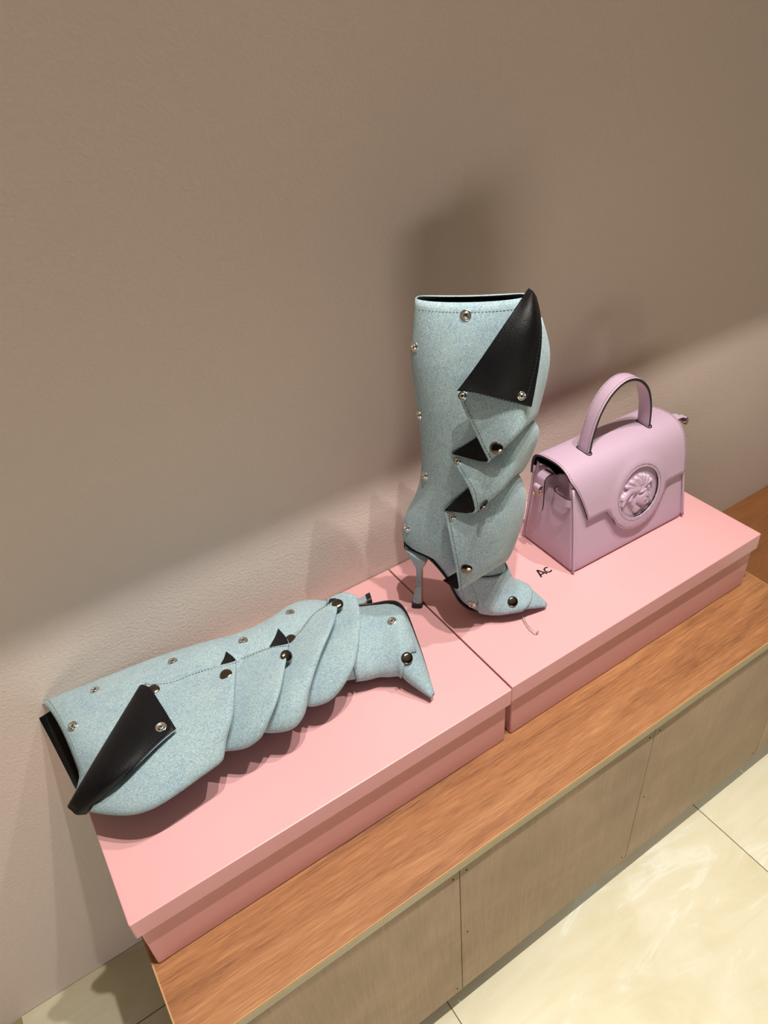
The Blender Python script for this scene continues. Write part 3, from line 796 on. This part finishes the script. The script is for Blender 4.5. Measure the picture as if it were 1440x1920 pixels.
    v2, e2, f2, _, _, _ = delaunay_2d_cdt(pts2, ed, [], 1, 1e-6)
    V = [pt(p.x, p.y) + nrm(p.y) * 0.0032 * max(0.0, 1 - 0) for p in v2]
    F = []
    for f in f2:
        c = sum((v2[i] for i in f), Vector((0, 0))) / 3
        if (c - Vector((mx, sc))).length < mr * 0.985: continue
        F.append(tuple(f))
    # soft swell round the emblem opening
    for i, p in enumerate(v2):
        d = (Vector((p.x, p.y)) - Vector((mx, sc))).length
        V[i] = V[i] + nrm(p.y) * (0.0024 * math.exp(-((d - mr - 0.006) / 0.009) ** 2))
    me = pyd('flap', V, F)
    if sum(p.normal.y for p in me.polygons if p.center.z < 0.13) > 0: me.flip_normals()
    o = obj('flap', me, ['bag', 'edge', 'edge'], root, True)
    s = o.modifiers.new('t', 'SOLIDIFY'); s.thickness = 0.0030; s.offset = -1; s.material_offset = 1; s.material_offset_rim = 1
    flap = o
    # light rolled rim round the emblem opening
    bm = bmesh.new()
    tube_mesh(bm, [pt(mx + (mr + 0.0008) * cos(2 * pi * i / NH), sc + (mr + 0.0008) * sin(2 * pi * i / NH)) + nrm(sc) * 0.0044 for i in range(NH)], 0.0011, 6, True)
    bm_obj('emblem_rim', bm, 'bag_smooth', flap)
    # stitch rows on the flap
    def srow(pl, name='stitching'):
        path = []
        for (x, s) in pl:
            d = math.hypot(x - mx, s - sc)
            path.append(pt(x, s) + nrm(s) * (0.0032 + 0.0024 * math.exp(-((d - mr - 0.006) / 0.009) ** 2)))
        return stitches(name, path, lambda p: Vector((0, -0.97, 0.2)) if p.z < 0.15 else Vector((0, -0.3, 0.95)), 'thread_l', flap, r=0.0004)
    ins = []
    m = 0.0032
    k0 = next(i for i, p in enumerate(out) if p[1] > 0.02)
    k1 = no - 25 - 8
    for (x, s) in out[k0:k1]:
        # inset towards inside
        cx = mx; 
        d = Vector((x - mx, s - sc))
        if s <= scor + 0.0005 and not (abs(x - mx) < tr + 0.012 and s > scor - 0.001):
            xx = min(max(x, xl + m), xr - m); ss = min(s, scor - m)
        else:
            xx, ss = x - d.x / d.length * m * 0.9, s - d.y / d.length * m * 0.9
            ss = min(ss, s - 0.0012) if abs(d.x) > tr * 0.95 else ss
        ins.append((xx, ss))
    srow(ins)
    srow([(mx + (mr + 0.0038) * cos(a * pi / 60), sc + (mr + 0.0038) * sin(a * pi / 60)) for a in range(121)])
    # ---- emblem: raised head in profile three-quarter view on a recessed disc
    N = 92
    def cap(p, a, b, r0, r1, h, k=1.0):
        ax, ay = a; bx, by = b; dx, dy = bx - ax, by - ay
        t = max(0, min(1, ((p[0] - ax) * dx + (p[1] - ay) * dy) / (dx * dx + dy * dy + 1e-9)))
        r = r0 + (r1 - r0) * t
        d = math.hypot(p[0] - ax - dx * t, p[1] - ay - dy * t) / r
        return h * math.sqrt(max(0, 1 - d * d)) if d < 1 else 0
    def ell(p, c, rx, ry, rot, h):
        x, y = p[0] - c[0], p[1] - c[1]
        u = (x * cos(rot) + y * sin(rot)) / rx; v = (-x * sin(rot) + y * cos(rot)) / ry
        d = u * u + v * v
        return h * math.sqrt(1 - d) if d < 1 else 0
    hair = [((.02, .30), (-.10, .58), .13, .09), ((.12, .32), (.12, .62), .12, .09), ((.22, .30), (.30, .56), .11, .08), ((.32, .26), (.48, .46), .10, .08),
            ((-.06, .26), (-.34, .52), .12, .09), ((-.12, .22), (-.60, .44), .12, .08), ((-.05, .14), (-.48, .22), .13, .13), ((-.48, .20), (-.76, .00), .13, .13),
            ((-.74, .00), (-.86, -.24), .13, .05), ((.36, .20), (.62, .28), .09, .08), ((.60, .28), (.72, .16), .07, .05), ((-.02, .10), (.34, .18), .10, .08),
            ((-.30, .04), (-.46, -.18), .10, .08), ((-.40, -.14), (-.34, -.40), .08, .07), ((.50, .06), (.56, -.22), .07, .05), ((.54, -.22), (.60, -.52), .06, .08)]
    def hf(x, y):
        p = (x, y)
        h = ell(p, (-.04, .26), .56, .34, .1, .20)                      # crown
        h = max(h, ell(p, (.16, -.24), .34, .46, .16, .42))             # face
        h = max(h, cap(p, (-.36, -.22), (-.06, -.66), .15, .24, .20))   # neck
        h = max(h, cap(p, (-.04, -.74), (.56, -.62), .15, .10, .14))    # bust cut
        for k, (a, b, r0, r1) in enumerate(hair):
            c = cap(p, a, b, r0, r1, 1.0)
            if c > 0:
                ax, ay = a; bx, by = b; L_ = math.hypot(bx - ax, by - ay)
                cr_ = ((x - ax) * (by - ay) - (y - ay) * (bx - ax)) / L_
                h = max(h, .12 + .17 * c + (.06 if k in (6, 7, 8) else 0) + .016 * cos(cr_ * 80 + k * 2.1))
        h += cap(p, (.26, .08), (.33, -.20), .035, .075, .12)           # nose
        h += cap(p, (.00, .02), (.20, .05), .05, .045, .07)             # brows
        h += cap(p, (.32, .05), (.42, .00), .04, .035, .06)
        h -= cap(p, (.00, -.08), (.16, -.06), .065, .06, .12)           # eyes
        h -= cap(p, (.36, -.08), (.42, -.10), .045, .04, .09)
        h += ell(p, (.08, -.08), .05, .03, .2, .05)
        h += cap(p, (.20, -.345), (.36, -.335), .035, .035, .07)        # lips
        h += cap(p, (.21, -.41), (.35, -.40), .036, .032, .06)
        h -= cap(p, (.22, -.375), (.36, -.37), .014, .014, .05)
        h += ell(p, (.26, -.54), .11, .08, 0, .07)                      # chin
        h -= cap(p, (-.12, -.46), (.16, -.66), .06, .06, .12)           # under the jaw
        return max(h, 0) * 0.62
    V, F = [], []
    R0 = mr + 0.004
    for j in range(N + 1):
        for i in range(N + 1):
            # square to disc
            a = 2 * i / N - 1; b = 2 * j / N - 1
            x = a * math.sqrt(1 - b * b / 2); y = b * math.sqrt(1 - a * a / 2)
            h = hf(x * 1.10, y * 1.10) * mr * 0.80
            s = sc - y * R0
            q = pt(mx + x * R0, s)
            V.append(q + nrm(sc) * (-0.0002 + h))
    for j in range(N):
        for i in range(N): F.append((j * (N + 1) + i, j * (N + 1) + i + 1, (j + 1) * (N + 1) + i + 1, (j + 1) * (N + 1) + i))
    me = pyd('head_emblem', V, F); fixn(me)
    if me.polygons[10].normal.y > 0: me.flip_normals()
    o = obj('head_emblem', me, 'bag_smooth', root, True)
    o['label'] = 'round recessed emblem with a raised classical head'
    # ---- handle: flat strap bent into a tall arch
    ya, hw = 0.058, 0.0115
    path = catmull([(0.060, 0, 0.160), (0.0605, 0, 0.176), (0.064, 0, 0.205), (0.075, 0, 0.240), (0.094, 0, 0.266), (0.120, 0, 0.278), (0.147, 0, 0.272), (0.170, 0, 0.250), (0.182, 0, 0.220), (0.186, 0, 0.190), (0.187, 0, 0.160)], 6)
    V, F = [], []
    th = 0.0022
    for i, p in enumerate(path):
        a = path[max(i - 1, 0)]; b = path[min(i + 1, len(path) - 1)]
        d = (b - a).normalized(); nn = Vector((-d.z, 0, d.x))
        prof_ = [(-hw, -th), (-hw, th * 0.9), (-hw * .82, th * 1.15), (0, th * 1.3), (hw * .82, th * 1.15), (hw, th * 0.9), (hw, -th), (0, -th * 1.1)]
        for (yy, tt) in prof_: V.append(p + Vector((0, ya + yy, 0)) + nn * tt)
    n = len(path)
    for i in range(n - 1):
        for k in range(8): F.append((i * 8 + k, i * 8 + (k + 1) % 8, (i + 1) * 8 + (k + 1) % 8, (i + 1) * 8 + k))
    F.append(tuple(range(8))); F.append(tuple(range((n - 1) * 8, n * 8)))
    me = pyd('handle', V, F); fixn(me)
    o = obj('handle', me, ['bag_smooth', 'edge'], root, True, 35)
    for i, p in enumerate(me.polygons):
        if i < (n - 1) * 8 and (i % 8) in (0, 5): p.material_index = 1
    hnd = o
    for sgn in (-1, 1):
        pp = []
        for i in range(6, n - 6):
            a = path[i - 1]; b = path[i + 1]; d = (b - a).normalized(); nn = Vector((-d.z, 0, d.x))
            pp.append((path[i] + Vector((0, ya + sgn * hw * 0.74, 0)) + nn * th * 1.2, nn))
        pts_ = [q for q, _ in pp]
        def nf(p, pp=pp): return min(pp, key=lambda t: (t[0] - p).length_squared)[1]
        stitches('stitching', pts_, nf, 'thread_l', hnd, r=0.0004)
    # leather sockets where the handle meets the flap
    for hx in (0.0605, 0.1868):
        bm = bmesh.new()
        ring = []
        for k in range(28):
            a = 2 * pi * k / 28
            cx_ = math.copysign(abs(cos(a)) ** .6, cos(a)); sy_ = math.copysign(abs(sin(a)) ** .6, sin(a))
            x = hx + cx_ * 0.0050; y = ya + sy_ * (hw + 0.0022)
            # follow the crown
            zz = 0.17
            for j in range(len(P) - 1):
                if (P[j].x - y) * (P[j + 1].x - y) <= 0 and P[j].y > 0.15: zz = P[j].y
            ring.append((x, y, zz + 0.0033))
        tube_mesh(bm, ring, 0.0010, 6, True)
        bm_obj('handle_socket', bm, 'edge', root)
    # ---- side straps, D-rings, loops, magnets
    def side(sx):
        X = (lambda x: x) if sx == 0 else (lambda x: Wd - x)
        # hanging tab with a ring, on the rear half of the gusset
        def strip(name, pl, wv, th, mat, edge=True):
            V, F = [], []
            pl = catmull(pl, 4)
            for i, p in enumerate(pl):
                a = pl[max(i - 1, 0)]; b = pl[min(i + 1, len(pl) - 1)]; d = (b - a).normalized()
                wd = Vector(wv[0] if not callable(wv[0]) else wv[0](i / (len(pl) - 1)))
                hw_ = wv[1] if not callable(wv[1]) else wv[1](i / (len(pl) - 1))
                nn = d.cross(wd).normalized() * th / 2
                for s1, s2 in ((-1, -1), (1, -1), (1, 1), (-1, 1)): V.append(p + wd * hw_ * s1 + nn * s2)
            n_ = len(pl)
            for i in range(n_ - 1):
                for k in range(4): F.append((i * 4 + k, i * 4 + (k + 1) % 4, (i + 1) * 4 + (k + 1) % 4, (i + 1) * 4 + k))
            F.append((0, 1, 2, 3)); F.append(tuple(range((n_ - 1) * 4, n_ * 4)))
            V = [Vector((X(v.x), v.y, v.z)) for v in V]
            me = pyd(name, V, F); fixn(me)
            o = obj(name, me, [mat, 'edge'], root, False)
            for i, p in enumerate(me.polygons):
                if i < (n_ - 1) * 4 and (i % 4) in (1, 3): p.material_index = 1
            return o
        yy = 0.078
        tabp = [(0.014, yy, 0.149), (0.004, yy, 0.150), (-0.0035, yy, 0.145), (-0.0045, yy, 0.130), (-0.0040, yy, 0.112), (-0.0040, yy, 0.096), (-0.0045, yy, 0.080)]
        if sx: tabp = [(0.020, 0.058, 0.148), (0.012, 0.056, 0.158), (0.000, 0.053, 0.167), (-0.009, 0.049, 0.1695), (-0.015, 0.046, 0.165)]; yy = 0.045
        strip('ring_tab', tabp, ((0, 1, 0), lambda t: 0.0085 if t < 0.82 else 0.0085 * math.sqrt(max(0.02, 1 - ((t - 0.82) / 0.18) ** 2))), 0.0022, 'bag_smooth')
        if sx: strip('ring_loop', [(-0.012, yy, 0.168), (-0.0165, yy, 0.168), (-0.0185, yy, 0.163), (-0.0155, yy, 0.159), (-0.012, yy, 0.162)], ((0, 1, 0), 0.0062), 0.0016, 'bag_smooth')
        else: strip('ring_loop', [(-0.005, yy, 0.130), (-0.0095, yy, 0.134), (-0.0125, yy, 0.130), (-0.010, yy, 0.123), (-0.005, yy, 0.124)], ((0, 1, 0), 0.0062), 0.0016, 'bag_smooth')
        bm = bmesh.new()
        pts_ = []
        for k in range(28):
            a = 2 * pi * k / 28
            r_ = 0.0082
            z_ = sin(a) * r_; y_ = cos(a) * r_
            if z_ > 0.002: z_ = 0.002 + (z_ - 0.002) * 0.25
            pts_.append((X(-0.0105 - (0.003 if z_ < 0 else 0) * (-z_ / r_)), yy + y_, 0.1245 + z_))
        if sx: pts_ = [(x_ + 0.0065, y_, z_ + 0.037) for (x_, y_, z_) in pts_]
        tube_mesh(bm, pts_, 0.0011, 8, True)
        bm_obj('d_ring', bm, 'gold', root)
        # belt through the slot on the front half
        strip('side_belt', [(0.0125, 0.057, 0.127), (0.004, 0.0565, 0.127), (0.000, 0.050, 0.1268), (-0.001, 0.038, 0.1265), (0.000, 0.026, 0.126), (0.004, 0.020, 0.1255)], ((0, 0, 1), 0.0068), 0.0018, 'bag_smooth')
        # snap magnets at the rim corners
        for ym in (0.028, 0.094):
            bm = bmesh.new()
            bmesh.ops.create_uvsphere(bm, u_segments=14, v_segments=8, radius=0.0034, matrix=Matrix.Translation((X(0.0095), ym, 0.157)) @ Matrix.Diagonal((1, 1, .7, 1)))
            bm_obj('magnet_stud', bm, 'steel', root)
    side(0); side(1)
    # lining that closes the bag under the flap
    me = boxmesh('lining', 0.016, Wd - 0.020, 0.028, 0.094, 0.11, 0.128)
    obj('lining', me, 'black', root)
    return root
bag = handbag()

# clear plastic security strip caught under the toe of the standing boot
bm = bmesh.new()
tube_mesh(bm, catmull([(0.158, -0.012, 0.004), (0.163, -0.030, 0.0025), (0.170, -0.045, 0.0022), (0.178, -0.054, 0.0022), (0.182, -0.050, 0.0022)], 4), 0.0016, 8)
ps = bm_obj('plastic_strip', bm, 'clear', bootS)
ps['label'] = 'clear plastic strip under the toe'
